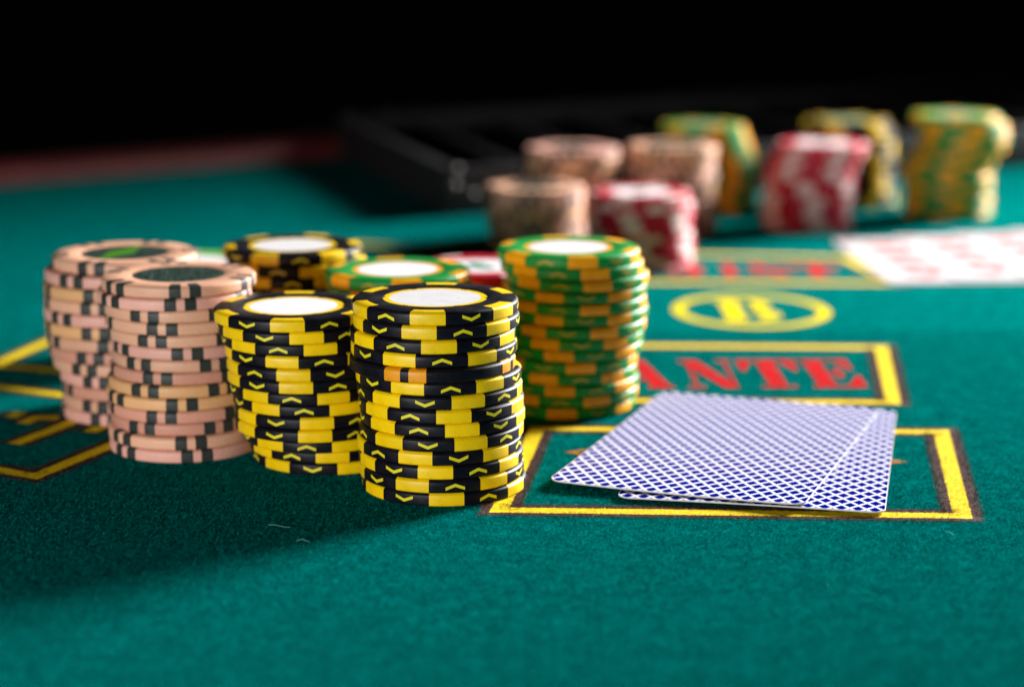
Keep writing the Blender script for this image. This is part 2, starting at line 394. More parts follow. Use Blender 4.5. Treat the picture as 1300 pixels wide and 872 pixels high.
def card_back_material():
    m, nt, b = mat('blue_lattice_card_back')
    uv = N(nt, 'ShaderNodeUVMap')
    sp = N(nt, 'ShaderNodeSeparateXYZ')
    nt.links.new(uv.outputs[0], sp.inputs[0])
    a = math_node(nt, 'MULTIPLY', sp.outputs['X'], 1 / 3.88)
    c = math_node(nt, 'MULTIPLY', sp.outputs['Y'], 1 / 5.55)
    p = math_node(nt, 'ADD', a, c)
    q = math_node(nt, 'SUBTRACT', a, c)
    def band(v):
        f = math_node(nt, 'FRACT', math_node(nt, 'ADD', v, 100.0))
        return math_node(nt, 'ABSOLUTE', math_node(nt, 'SUBTRACT', f, 0.5))
    # engraved guilloche: the diamonds' edges are stepped by fine hatching
    hx = math_node(nt, 'FRACT', math_node(nt, 'MULTIPLY', sp.outputs['Y'], 1 / 0.62))
    st = math_node(nt, 'MULTIPLY', math_node(nt, 'GREATER_THAN', hx, 0.5), 0.045)
    d = math_node(nt, 'ADD', math_node(nt, 'MAXIMUM', band(p), band(q)), st)
    blue = math_node(nt, 'LESS_THAN', d, 0.395)
    # hairlines through the white lattice ribbons
    hair = math_node(nt, 'LESS_THAN', math_node(nt, 'ABSOLUTE', math_node(nt, 'SUBTRACT', math_node(nt, 'MAXIMUM', band(p), band(q)), 0.475)), 0.008)
    n = noise(nt, 900, 2, 0.6, vec=uv.outputs[0])
    mix = N(nt, 'ShaderNodeMix', data_type='RGBA')
    nt.links.new(blue, mix.inputs['Factor'])
    mix.inputs[6].default_value = (0.62, 0.61, 0.70, 1)
    mix.inputs[7].default_value = (0.0003, 0.0035, 0.17, 1)
    mix2 = N(nt, 'ShaderNodeMix', data_type='RGBA')
    nt.links.new(math_node(nt, 'MULTIPLY', hair, 0.35), mix2.inputs['Factor'])
    nt.links.new(mix.outputs[2], mix2.inputs[6])
    mix2.inputs[7].default_value = (0.35, 0.36, 0.6, 1)
    nt.links.new(mix2.outputs[2], b.inputs['Base Color'])
    b.inputs['Roughness'].default_value = 0.6
    b.inputs['Specular IOR Level'].default_value = 0.0
    return m

M_CARD_BACK = card_back_material()
M_CARD = clay('white_card_stock', (0.62, 0.61, 0.64), 0.5, 0.02, 0.00001)
M_FACE = clay('greyed_card_face', (0.43, 0.40, 0.41), 0.6, 0.04, 0.00001, 0.1, 0.2)  # white card faces, base colour greyed to offset the strong key light there
M_PIP = clay('red_pip_ink', (0.40, 0.008, 0.012), 0.5, 0.05, 0.00001)

def wood():
    m, nt, b = mat('dark_red_wood')
    geo = N(nt, 'ShaderNodeNewGeometry')
    mp = N(nt, 'ShaderNodeMapping')
    mp.inputs['Rotation'].default_value = (0, 0, math.radians(-38))
    mp.inputs['Scale'].default_value = (4, 60, 60)
    nt.links.new(geo.outputs['Position'], mp.inputs['Vector'])
    n = noise(nt, 1.6, 5, 0.6, vec=mp.outputs[0], dist=0.8)
    c = ramp(nt, n, [(0.3, (0.06, 0.006, 0.005)), (0.7, (0.14, 0.018, 0.016))])
    nt.links.new(c, b.inputs['Base Color'])
    b.inputs['Roughness'].default_value = 0.5
    bump(nt, b, n, 0.2, 0.0004)
    return m

M_WOOD = wood()
M_TRAY = clay('black_tray_plastic', (0.017, 0.015, 0.017), 0.55, 0.3, 0.0001, 0.4)
M_TRAY_DARK = clay('black_tray_lining', (0.015, 0.013, 0.014), 0.7, 0.3, 0.0001, 0.2)
mm, nt_, bb = mat('polished_steel')
bb.inputs['Metallic'].default_value = 1.0
bb.inputs['Base Color'].default_value = (0.06, 0.055, 0.055, 1)
bb.inputs['Roughness'].default_value = 0.45
bump(nt_, bb, noise(nt_, 900, 2), 0.1, 0.0001)
M_STEEL = mm

# ------------------------------------------------------------------ mesh helpers (all sizes in millimetres)
def new_mesh(name, verts, faces, material, smooth=True, uvs=None, sharp=35):
    me = bpy.data.meshes.new(name)
    me.from_pydata([(v[0] * MM, v[1] * MM, v[2] * MM) for v in verts], [], faces)
    me.materials.append(material)
    if uvs is not None:
        lay = me.uv_layers.new(name='UVMap')
        for poly in me.polygons:
            for li in poly.loop_indices:
                lay.data[li].uv = uvs[me.loops[li].vertex_index]
    me.validate()
    if smooth:
        for p in me.polygons:
            p.use_smooth = True
        me.set_sharp_from_angle(angle=math.radians(sharp))
    me.update()
    return me

def link(name, me, parent=None, loc=(0, 0, 0), rz=0.0):
    o = bpy.data.objects.new(name, me)
    COL.objects.link(o)
    o.location = loc
    o.rotation_euler = (0, 0, rz)
    if parent is not None:
        o.parent = parent
    return o

def arc_section(profile, a0, a1, seg, closed=False):
    """sweep an (r, z) profile about Z from a0 to a1 degrees"""
    v, f = [], []
    n = len(profile)
    steps = seg if closed else seg + 1
    for i in range(steps):
        a = math.radians(a0 + (a1 - a0) * i / seg)
        for r, z in profile:
            v.append((r * math.cos(a), r * math.sin(a), z))
    for i in range(seg):
        j = (i + 1) % steps
        for k in range(n - 1):
            f.append((i * n + k, i * n + k + 1, j * n + k + 1, j * n + k))
    return v, f

T = 3.2
def disc(r, z, seg=72):
    v = [(0, 0, z)] + [(r * math.cos(2 * math.pi * i / seg), r * math.sin(2 * math.pi * i / seg), z) for i in range(seg)]
    f = [(0, 1 + i, 1 + (i + 1) % seg) for i in range(seg)]
    return v, f

RIM = [(19.32, T - 0.03), (19.44, T - 0.08), (19.86, T - 0.42), (19.96, T - 0.56), (20.0, T - 0.72), (20.0, T / 2),
       (20.0, 0.60), (19.97, 0.42), (19.88, 0.27), (19.6, 0.09), (19.3, 0.03)]

def body_mesh(material, seg=96):
    prof = [(0.0001, T - 0.20), (12.55, T - 0.20), (12.9, T - 0.04), (16.0, T - 0.03)] + RIM + [(12.0, 0.03), (0.0001, 0.03)]
    v, f = arc_section(prof, 0, 360, seg, True)
    return new_mesh('chip_body', v, f, material)

def spot_mesh(material, half, r_in=16.6, proud=0.035, seg=8):
    """an edge insert: wraps from the top face over the rim to the bottom face"""
    prof = [(r_in, T - 0.03 + 0.002)] + [(r + (proud if r > 19.6 else 0.02), z + (0.016 if z > T / 2 else -0.016) * (abs(z - T / 2) > 1)) for r, z in RIM] + [(r_in, 0.028)]
    prof[0] = (r_in, T - 0.014)
    prof[-1] = (r_in, 0.014)
    v, f = arc_section(prof, -half, half, seg)
    return new_mesh('edge_spot', v, f, material)

def mark_mesh(material, up):
    """chevron moulded on the edge, bent round the rim"""
    r, hw, st, rise = 20.04, 6.6, 0.74, 0.85
    v, f = [], []
    seg = 10
    for i in range(seg + 1):
        t = -1 + 2 * i / seg
        a = math.radians(t * hw)
        zc = T / 2 + (1 if up else -1) * rise * (0.5 - abs(t))
        v.append((r * math.cos(a), r * math.sin(a), zc - st / 2))
        v.append((r * math.cos(a), r * math.sin(a), zc + st / 2))
    for i in range(seg):
        f.append((2 * i, 2 * i + 2, 2 * i + 3, 2 * i + 1))
    n = len(v)
    # thin side skirts so that the mark has depth
    v += [((r - 0.12) / r * x, (r - 0.12) / r * y, z) for x, y, z in v]
    for i in range(seg):
        f.append((2 * i + 1, 2 * i + 3, n + 2 * i + 3, n + 2 * i + 1))
        f.append((2 * i, n + 2 * i, n + 2 * i + 2, 2 * i + 2))
    return new_mesh('edge_mark', v, f, material)

def ring_mesh(material, r0=11.05, r1=12.55):
    """scalloped border of the inlay with paired notches"""
    seg = 180
    v, f = [], []
    for i in range(seg):
        deg = i * 2
        a = math.radians(deg)
        k = (deg % 60)
        ro = r1
        if 27 <= k <= 33:
            ro = r1 - (0.75 if k != 30 else 0.25)
        v.append((r0 * math.cos(a), r0 * math.sin(a), T - 0.165))
        v.append((ro * math.cos(a), ro * math.sin(a), T - 0.165))
    for i in range(seg):
        j = (i + 1) % seg
        f.append((2 * i, 2 * i + 1, 2 * j + 1, 2 * j))
    return new_mesh('inlay_border', v, f, material, smooth=False)

def inlay_mesh(material, r=11.1):
    v, f = disc(r, T - 0.175)
    return new_mesh('inlay', v, f, material, smooth=False)

ME = dict(
    black=body_mesh(M_BLACK), green=body_mesh(M_GREEN), red=body_mesh(M_RED), lime=body_mesh(M_LIME),
    peach=body_mesh(M_PEACH), pink=body_mesh(M_PINK), rose=body_mesh(M_ROSE), tan=body_mesh(M_TAN), sand=body_mesh(M_SAND),
    sp_yellow=spot_mesh(M_YELLOW, 12), sp_orange=spot_mesh(M_ORANGE, 12), sp_white=spot_mesh(M_WHITE, 11),
    sp_white_small=spot_mesh(M_WHITE, 9), sp_amber=spot_mesh(M_AMBER, 6, seg=4), sp_grey=spot_mesh(M_GREY, 4.35, r_in=15.6, seg=4),
    mk_yellow=(mark_mesh(M_MARK, False), mark_mesh(M_MARK, True)),
    mk_green=(mark_mesh(M_MARK_GREEN, False), mark_mesh(M_MARK_GREEN, True)),
    rg_yellow=ring_mesh(M_YELLOW), rg_orange=ring_mesh(M_ORANGE), rg_white=ring_mesh(M_WHITE),
    in_white=inlay_mesh(M_INLAY), in_dull=inlay_mesh(M_DULL), in_leaf=inlay_mesh(M_LEAF, 12.0), in_lime=inlay_mesh(M_LEAF_LIME, 12.0),
)

def tag(o, label, cat, group=None):
    o['label'] = label
    o['category'] = cat
    if group:
        o['group'] = group

PINKS = ('peach', 'pink', 'rose', 'tan', 'sand')

def make_chip(kind, up, top, near, inlay=None, rear=False):
    """an Empty at the base centre of the chip with its body, inserts, marks and (where seen) inlay"""
    r = bpy.data.objects.new('poker_chip', None)
    COL.objects.link(r)
    r.empty_display_size = 0.005
    base = 'black' if kind.startswith('black') else kind
    link('body', ME[base], r)
    D = math.radians
    if kind == 'black_orange':
        for q in range(4):
            for s in (-9, 9):
                link('edge_spot', ME['sp_amber'], r, rz=D(90 * q + s))
    elif kind in PINKS:
        for q in range(6):
            for s in (-7.4, 7.4):
                link('edge_spot', ME['sp_grey'], r, rz=D(60 * q + s))
    else:
        sp = {'black': 'sp_yellow', 'green': 'sp_orange', 'red': 'sp_white', 'lime': 'sp_white'}[kind]
        for q in range(6):
            link('edge_spot', ME[sp], r, rz=D(60 * q))
        if near and kind in ('black', 'green'):
            mk = ME['mk_yellow' if kind == 'black' else 'mk_green']
            for q in range(6):
                link('edge_mark', mk[(up + q) % 2], r, rz=D(60 * q + 30))
    if top:
        if rear and kind in ('green', 'black'):
            link('inlay', ME['in_dull'], r)
            link('inlay_border', ME['rg_yellow' if kind == 'black' else 'rg_orange'], r)
        elif kind in PINKS:
            link('inlay', ME['in_lime' if inlay == 'lime' else 'in_leaf'], r)
        else:
            link('inlay', ME['in_white'], r)
            link('inlay_border', ME[{'black': 'rg_yellow', 'green': 'rg_orange', 'red': 'rg_white', 'lime': 'rg_white', 'black_orange': 'rg_yellow'}[kind]], r)
        if kind == 'red':
            v = [(6.5 * math.cos(a) , 2.6 * math.sin(a) * (1 + 0.25 * math.sin(3 * a)), T - 0.13) for a in [k * math.pi / 14 for k in range(28)]]
            link('inlay_print', new_mesh('inlay_print', v, [tuple(range(28))], M_FUZZ_GREENPRINT, smooth=False), r)
    return r

M_FUZZ_GREENPRINT = clay('green_print_ink', (0.01, 0.22, 0.13), 0.4, 0.1)

# ------------------------------------------------------------------ table
def poly_obj(name, outline, z, material, parent=None):
    me = new_mesh(name, [(x, y, z) for x, y in outline], [tuple(range(len(outline)))], material, smooth=False)
    return link(name, me, parent)

r0, r1, r2 = [Vector(p) for p in RAIL]
rd = (r2 - r0).normalized()
ra, rb = r0 - rd * 900, r0 + rd * 2600
felt = poly_obj('table_felt', [(-900, -500), (2300, -500), (rb.x, rb.y), (ra.x, ra.y)], 0.0, M_FELT)
felt['kind'] = 'structure'

# padded wooden rail along the far edge
rn = Vector((-rd.y, rd.x))
if rn.y < 0:
    rn = -rn
prof = [(0, -30), (0, 6), (1.0, 7.4), (3, 8.8), (6, 9.4), (20, 9.7), (34, 9.4), (40, 8.4), (43, 6), (44, -30)]
vs, fs = [], []
for e in (ra, rb):
    for s, z in prof:
        p = e + rn * s
        vs.append((p.x, p.y, z))
k = len(prof)
for i in range(k - 1):
    fs.append((i, i + 1, k + i + 1, k + i))
fs += [tuple(range(k)), tuple(range(2 * k - 1, k - 1, -1))]
rail = link('table_rail', new_mesh('table_rail', vs, fs, M_WOOD, sharp=50))
rail['kind'] = 'structure'

# printed lines: strips with mitred corners, UV.y = distance across in mm
def strip(points, half, z, material, closed=False, name='printed_line'):
    P = [Vector(p) for p in points]
    # densify so the strip follows long runs
    n = len(P)
    vs, uv, fs = [], [], []
    L = 0.0
    for i in range(n):
        if closed or 0 < i < n - 1:
            d0 = (P[i] - P[i - 1]).normalized()
            d1 = (P[(i + 1) % n] - P[i]).normalized()
        elif i == 0:
            d0 = d1 = (P[1] - P[0]).normalized()
        else:
            d0 = d1 = (P[i] - P[i - 1]).normalized()
        n0 = Vector((-d0.y, d0.x)); n1 = Vector((-d1.y, d1.x))
        m = (n0 + n1).normalized()
        m = m / max(0.3, m.dot(n0))
        for s in (-1, 0, 1):
            q = P[i] + m * half * s
            vs.append((q.x, q.y, z)); uv.append((L, half * s))
        if i < n - 1:
            L += (P[i + 1] - P[i]).length
    for i in range(n if closed else n - 1):
        j = (i + 1) % n
        for c in (0, 1):
            fs.append((3 * i + c, 3 * j + c, 3 * j + c + 1, 3 * i + c + 1))
    me = new_mesh(name, vs, fs, material, smooth=False, uvs=uv)
    return link(name, me, felt)

STRIPS = []
def line(points, closed=False, half=5.4, z=0.10, material=None, name='printed_line'):
    strip(points, half, z, material or M_LINE, closed, name)
    if material is None:
        pp = list(points) + ([points[0]] if closed else [])
        for a, b in zip(pp[:-1], pp[1:]):
            STRIPS.append((a, b))

line(LINES['box'], True)
line(LINES['ante'], True, z=0.11)
line(LINES['upper'], False, z=0.12)
for kk, zz in (('la', .13), ('lc', .14), ('ld', .15), ('le', .16)):
    line(LINES[kk], z=zz)
for kk in ('lf', 'lg', 'lh'):
    line(LINES[kk], z=0.17)
dm = TEXT['diamond']
line([dm[0], dm[2], dm[1], dm[3]], True, half=1.6, z=0.09, material=M_DIAMOND, name='printed_emblem')

# fat-faced letters, each in a unit box
def bowl(cx, cy, rx, ry, wx, wy, a0=-90, a1=90, n=14):
    o = [(cx + rx * math.cos(math.radians(a0 + (a1 - a0) * i / n)), cy + ry * math.sin(math.radians(a0 + (a1 - a0) * i / n))) for i in range(n + 1)]
    q = [(cx + (rx - wx) * math.cos(math.radians(a0 + (a1 - a0) * i / n)), cy + (ry - wy) * math.sin(math.radians(a0 + (a1 - a0) * i / n))) for i in range(n + 1)]
    return [[o[i], o[i + 1], q[i + 1], q[i]] for i in range(n)]
def box(x0, y0, x1, y1):
    return [(x0, y0), (x1, y0), (x1, y1), (x0, y1)]
GLYPH = {
    'A': [[(.36, 1), (.60, 1), (.93, .06), (.60, .06)], [(.38, .98), (.42, .86), (.19, .06), (.12, .06)], box(.23, .28, .64, .35), box(0, 0, .30, .06), box(.52, 0, 1, .06)],
    'N': [[(.06, .94), (.40, .94), (.93, 0), (.66, 0)], box(.14, .06, .20, .90), box(.85, .10, .91, .94), box(0, .94, .36, 1), box(.72, .94, 1, 1), box(0, 0, .32, .06)],
    'T': [box(.35, .06, .65, .93), box(0, .93, 1, 1), [(0, .93), (.02, .58), (.09, .60), (.24, .93)], [(1, .93), (.98, .58), (.91, .60), (.76, .93)], box(.20, 0, .80, .06)],
    'E': [box(.12, .06, .44, .94), box(0, .94, .96, 1), box(0, 0, .98, .06), [(.96, .94), (.95, .62), (.89, .62), (.70, .94)], [(.98, .06), (1.0, .42), (.92, .40), (.66, .06)], box(.44, .47, .60, .52), box(.58, .34, .70, .66)],
    'I': [box(.30, .06, .70, .94), box(.1, 0, .9, .06), box(.1, .94, .9, 1)],
    'O': bowl(.5, .5, .5, .5, .31, .07, 0, 360, 32),
    'P': [box(.12, .06, .42, .94), box(0, 0, .56, .06), box(0, .94, .6, 1)] + bowl(.55, .72, .42, .28, .30, .07),
    'B': [box(.10, .05, .42, .95), box(0, .95, .6, 1), box(0, 0, .6, .05)] + bowl(.55, .745, .38, .255, .30, .06) + bowl(.55, .26, .45, .26, .32, .06),
}
def letter(ch, origin, right, up, material, z=0.12):
    vs, fs = [], []
    for i, poly in enumerate(GLYPH[ch]):
        b0 = len(vs)
        # overlapping strokes are laid one a hair above the other
        zz = z + 0.004 * i
        for x, y in poly:
            p = origin + right * x + up * y
            vs.append((p.x, p.y, zz))
        fs.append(tuple(range(b0, len(vs))))
    return link('letter_' + ch.lower(), new_mesh('letter', vs, fs, material, smooth=False), felt)

b0 = Vector(TEXT['ante_base'][0]); b1 = Vector(TEXT['ante_base'][1]); t1 = Vector(TEXT['ante_top'][1])
dirx = (b1 - b0).normalized()
diry = Vector((-dirx.y, dirx.x))
hgt = 38.0
for ch, x0, w in (('A', 0.0, 16.6), ('N', 20.6, 16.3), ('T', 38.6, 18.0), ('E', 57.6, 16.4)):
    letter(ch, b0 + dirx * x0, dirx * w, diry * hgt, M_LETTER_RED)
pb = Vector(TEXT['point'][0])
for ch, xc, w in (('P', 0.5, 15), ('O', 12.5, 17), ('I', 34.6, 10), ('N', 46.6, 16.3), ('T', 64.8, 18)):
    letter(ch, pb + Vector((xc, 0)), Vector((w, 0)), Vector((0, 27)), M_LETTER_RED)
bo = Vector(TEXT['b'][0]); bw = TEXT['b'][1][0] - bo.x; bh = TEXT['b'][2][1] - bo.y
letter('B', bo + Vector((bw * .06, bh * .05)), Vector((bw * .88, 0)), Vector((0, bh * .9)), M_LETTER_YELLOW)
# ring round the B
rc = ((TEXT['ring'][2][0] + TEXT['ring'][3][0]) / 2, (TEXT['ring'][0][1] + TEXT['ring'][1][1]) / 2)
rx = (TEXT['ring'][3][0] - TEXT['ring'][2][0]) / 2 - 0.3
ry = (TEXT['ring'][1][1] - TEXT['ring'][0][1]) / 2 - 0.5
vs, fs = [], []
for i in range(96):
    a = 2 * math.pi * i / 96
    vs.append((rc[0] + rx * math.cos(a), rc[1] + ry * math.sin(a), 0.1))
    vs.append((rc[0] + (rx - 4.4) * math.cos(a), rc[1] + (ry - 5.0) * math.sin(a), 0.1))
fs = [(2 * i, 2 * ((i + 1) % 96), 2 * ((i + 1) % 96) + 1, 2 * i + 1) for i in range(96)]
link('printed_ring', new_mesh('printed_ring', vs, fs, M_LETTER_YELLOW, smooth=False), felt)

# wool nap standing up from the felt: short bent fibres
def seg_dist(px, py, a, b):
    ax, ay = a; bx, by = b
    dx, dy = bx - ax, by - ay
    t = np.clip(((px - ax) * dx + (py - ay) * dy) / (dx * dx + dy * dy), 0, 1)
    return np.hypot(px - ax - t * dx, py - ay - t * dy)

def line_dist(x, y):
    d = np.full(x.shape, 1e9)
    for a, b in STRIPS:
        d = np.minimum(d, seg_dist(x, y, a, b))
    return d

def fibres(name, x, y, material, lmin, lmax, zmax, width=0.045, z0=0.0):
    n = len(x)
    ang = RNG.uniform(0, 2 * np.pi, n)
    ln = RNG.uniform(lmin, lmax, n)
    zt = RNG.uniform(0.05, zmax, n)
    dx, dy = np.cos(ang), np.sin(ang)
    bend = RNG.normal(0, 0.25, n) * ln
    mx = x + dx * ln * .5 - dy * bend; my = y + dy * ln * .5 + dx * bend
    ex = x + dx * ln; ey = y + dy * ln
    wx, wy = -dy * width / 2, dx * width / 2
    V = np.empty((n, 5, 3))
    V[:, 0] = np.stack([x - wx, y - wy, np.full(n, z0)], 1)
    V[:, 1] = np.stack([x + wx, y + wy, np.full(n, z0)], 1)
    V[:, 2] = np.stack([mx - wx, my - wy, z0 + zt * .8], 1)
    V[:, 3] = np.stack([mx + wx, my + wy, z0 + zt * .8 + width * .4], 1)
    V[:, 4] = np.stack([ex, ey, z0 + zt], 1)
    V *= MM
    base = np.arange(n)[:, None] * 5
    tri = np.concatenate([base + np.array([[0, 2, 1]]), base + np.array([[1, 2, 3]]), base + np.array([[2, 4, 3]])], 1).reshape(-1)
    me = bpy.data.meshes.new(name)
    me.vertices.add(n * 5); me.vertices.foreach_set('co', V.reshape(-1))
    nt3 = n * 3
    me.loops.add(nt3 * 3); me.loops.foreach_set('vertex_index', tri.astype(np.int32))
    me.polygons.add(nt3)
    me.polygons.foreach_set('loop_start', np.arange(0, nt3 * 3, 3, dtype=np.int32))
    me.polygons.foreach_set('loop_total', np.full(nt3, 3, dtype=np.int32))
    me.materials.append(material)
    me.update()
    o = link(name, me, felt)
    o['kind'] = 'stuff'
    return o

n = 330000
y = 342 + 330 * RNG.random(n) ** 1.15
x = (RNG.random(n) - .5) * 2 * (y * 0.262 + 4)
d = line_dist(x, y)
keepm = d > 3.2 + RNG.random(n) * 2.0
fibres('felt_nap', x[keepm], y[keepm], M_FUZZ, 0.45, 1.5, 0.5, width=0.085)

def along_lines(n, dmin, dmax, ymax=600):
    segs = [(a, b) for a, b in STRIPS if min(a[1], b[1]) < ymax]
    ln = np.array([math.dist(a, b) for a, b in segs])
    idx = RNG.choice(len(segs), n, p=ln / ln.sum())
    A = np.array([s[0] for s in segs])[idx]; B = np.array([s[1] for s in segs])[idx]
    t = RNG.random(n)[:, None]
    P = A + (B - A) * t
    D = (B - A) / np.linalg.norm(B - A, axis=1)[:, None]
    off = (RNG.uniform(dmin, dmax, n) * RNG.choice([-1, 1], n))[:, None]
    P = P + np.stack([-D[:, 1], D[:, 0]], 1) * off
    return P[:, 0], P[:, 1]
x, y = along_lines(26000, 2.0, 5.2)
fibres('line_edge_nap', x, y, M_FUZZ_BROWN, 0.3, 1.1, 0.38, width=0.08, z0=0.1)
x, y = along_lines(14000, 0.0, 2.1)
fibres('yellow_line_nap', x, y, M_FUZZ_YELLOW, 0.3, 0.9, 0.30, width=0.07, z0=0.1)

# ------------------------------------------------------------------ chips
ORD = ['top', 'second', 'third', 'fourth', 'fifth', 'sixth', 'seventh', 'eighth', 'ninth', 'tenth', 'eleventh', 'twelfth', 'thirteenth', 'fourteenth']
WHERE = {
    'front': ('black', 'frontmost black stack, left of the blue cards'),
    'second': ('black', 'black stack touching the front pink stack'),
    'pink_front': ('pink', 'sharper, nearer of the two left pink stacks'),
    'pink_back': ('pink', 'leftmost pink stack, with lime top inlay'),
    'green_right': ('green', 'tall sharp green stack behind blue cards'),
    'green_mid': ('green', 'lower green stack behind the frontmost black stack'),
    'black_back': ('black', 'sharp black stack behind the others, left'),
    'red_mid': ('red', 'red stack squeezed between two sharp green stacks'),
    'lime_back': ('lime', 'lime stack mostly hidden behind left pink stacks'),
    'rear_a': ('pink', 'blurred pink stack left of blurred red one'),
    'rear_b': ('red', 'nearer, shorter blurred red stack'),
    'rear_c': ('pink', 'leftmost tall blurred pink stack by black tray'),
    'rear_d': ('pink', 'blurred pink stack in front of blurred green'),
    'rear_e': ('green', 'blurred green stack behind the blurred pink ones'),
    'rear_f': ('red', 'taller blurred red stack beside face-up cards'),
    'rear_g': ('black', 'blurred black stack behind the taller red one'),
    'rear_h': ('green', 'blurred green stack behind the face-up cards'),
}
LOOK = {'black': 'black chip with yellow blocks', 'green': 'green chip with orange blocks', 'red': 'red and white chip', 'lime': 'lime chip',
        'peach': 'peach chip', 'pink': 'pink chip', 'rose': 'dusky rose chip', 'tan': 'tan chip', 'sand': 'sandy chip',
        'black_orange': 'black chip with paired orange blocks'}
NEAR = ('front', 'second', 'green_right', 'green_mid', 'black_back', 'pink_front', 'pink_back')
for key_, pitch, chips in STACKS:
    colour, where = WHERE[key_]
    for i, (x, y, z, rot, up, kind) in enumerate(chips):
        c = make_chip(kind, up, i == 0, key_ in NEAR, 'lime' if key_ == 'pink_back' else None, key_.startswith('rear'))
        c.location = (x * MM, y * MM, z * MM + 0.00012)
        tilt = 0.0011 if 0 < i < len(chips) - 1 else 0
        c.rotation_euler = (random.uniform(-tilt, tilt), random.uniform(-tilt, tilt), math.radians(rot))
        c.scale = (1, 1, pitch / T * 0.985)
        short = LOOK[kind] if len(where.split()) < 8 else LOOK[kind].replace(' with yellow blocks', '').replace(' with orange blocks', '')
        lab = '%s, %s in %s' % (short, ORD[i], where)
        if len(lab.split()) > 16:
            lab = '%s, %s in %s' % (kind.replace('_', ' ') + ' chip', ORD[i], where)
        tag(c, lab, 'poker chip', 'chips of the ' + where)

# ------------------------------------------------------------------ cards
def card_grid(w, l, inset, z_of, thick, radius, material, name, uv=True):
    def ticks(a, b, n):
        r = radius
        e = [0, .25 * r, .55 * r, .8 * r, r]
        mid = [a + r + (b - a - 2 * r) * i / n for i in range(1, n)]
        return [a + t for t in e] + mid + [b - t for t in reversed(e)]
    xs = ticks(-w / 2 + inset, w / 2 - inset, 10)
    ys = ticks(-l / 2 + inset, l / 2 - inset, 16)
    W, Lh = w / 2 - inset, l / 2 - inset
    top, uvs = [], []
    for yv in ys:
        for xv in xs:
            cx, cy = xv, yv
            ax, ay = abs(xv) - (W - radius), abs(yv) - (Lh - radius)
            if ax > 0 and ay > 0:
                u, v = ax / radius, ay / radius
                cx = math.copysign(W - radius + radius * u * math.sqrt(1 - v * v / 2), xv)
                cy = math.copysign(Lh - radius + radius * v * math.sqrt(1 - u * u / 2), yv)
            top.append((cx, cy, z_of(cx, cy)))
            uvs.append((cx, cy))
    nx, ny = len(xs), len(ys)
    fs = [(j * nx + i, j * nx + i + 1, (j + 1) * nx + i + 1, (j + 1) * nx + i) for j in range(ny - 1) for i in range(nx - 1)]
    vs = list(top)
    if thick > 0:
        n = len(vs)
        vs += [(x, y, z - thick) for x, y, z in top]
        uvs = uvs + uvs
        fs += [tuple(n + q for q in reversed(f)) for f in fs[:]]
        rim = [i for i in range(nx)] + [j * nx + nx - 1 for j in range(1, ny)] + [(ny - 1) * nx + i for i in range(nx - 2, -1, -1)] + [j * nx for j in range(ny - 2, 0, -1)]
        for a, b in zip(rim, rim[1:] + rim[:1]):
            fs.append((a, n + a, n + b, b))
    return new_mesh(name, vs, fs, material, uvs=uvs, sharp=40)

def card(w, l, centre, ang, z_of, label, group, back=True):
    r = bpy.data.objects.new('playing_card', None)
    COL.objects.link(r)
    r.empty_display_size = 0.01
    r.location = (centre[0] * MM, centre[1] * MM, 0)
    r.rotation_euler = (0, 0, ang)
    link('card_stock', card_grid(w, l, 0, z_of, 0.32, 3.4, M_CARD if back else M_FACE, 'card_stock'), r)
    if back:
        link('back_print', card_grid(w, l, 0.22, lambda x, y: z_of(x, y) + 0.02, 0, 2.6, M_CARD_BACK, 'back_print'), r)
    tag(r, label, 'playing card', group)
    return r

def centre_of(c):
    return (sum(p[0] for p in c) / len(c), sum(p[1] for p in c) / len(c))

low = [Vector(p) for p in CARDS['low']]
ex = (low[1] - low[0]).normalized(); 
ey = (low[2] - low[1]).normalized()
ang_l = (math.atan2(ex.y, ex.x) + math.atan2(ey.y, ey.x) - math.pi / 2) / 2
wl = (low[1] - low[0]).length + 0.8
ll = (low[2] - low[1]).length + 0.8
exl = Vector((math.cos(ang_l), math.sin(ang_l))); eyl = Vector((-exl.y, exl.x))
cl = low[1] - exl * (wl / 2 - .4) + eyl * (ll / 2 - 2.0)
def z_low(x, y):
    t = (y + ll / 2) / ll
    return 0.55 + 0.55 * (1 - t) ** 2 * (0.55 + 0.45 * math.cos(x / wl * 2.6)) + 0.25 * (2 * t - 1) ** 2
card(wl, ll, cl, ang_l, z_low, 'face-down card with blue diamond-lattice back, lying under the other one', 'face-down blue cards')
up = [Vector(p) for p in CARDS['up']]
exu = ((up[1] - up[0]).normalized() + (up[2] - up[3]).normalized()).normalized()
ang_u = math.atan2(exu.y, exu.x)
eyu = ((up[2] - up[1]).normalized() + (up[3] - up[0]).normalized()).normalized()
ang_u = (ang_u + math.atan2(eyu.y, eyu.x) - math.pi / 2) / 2
wu = wl; lu = ll
cu = centre_of(up)
def z_up(x, y):
    t = (y + lu / 2) / lu
    return 1.55 - 0.35 * t + 0.45 * (2 * x / wu) ** 2 * (1 - t) + 0.3 * (2 * t - 1) ** 2
card(wu, lu, cu, ang_u, z_up, 'face-down card with blue diamond-lattice back, on top, left corner lifted', 'face-down blue cards')

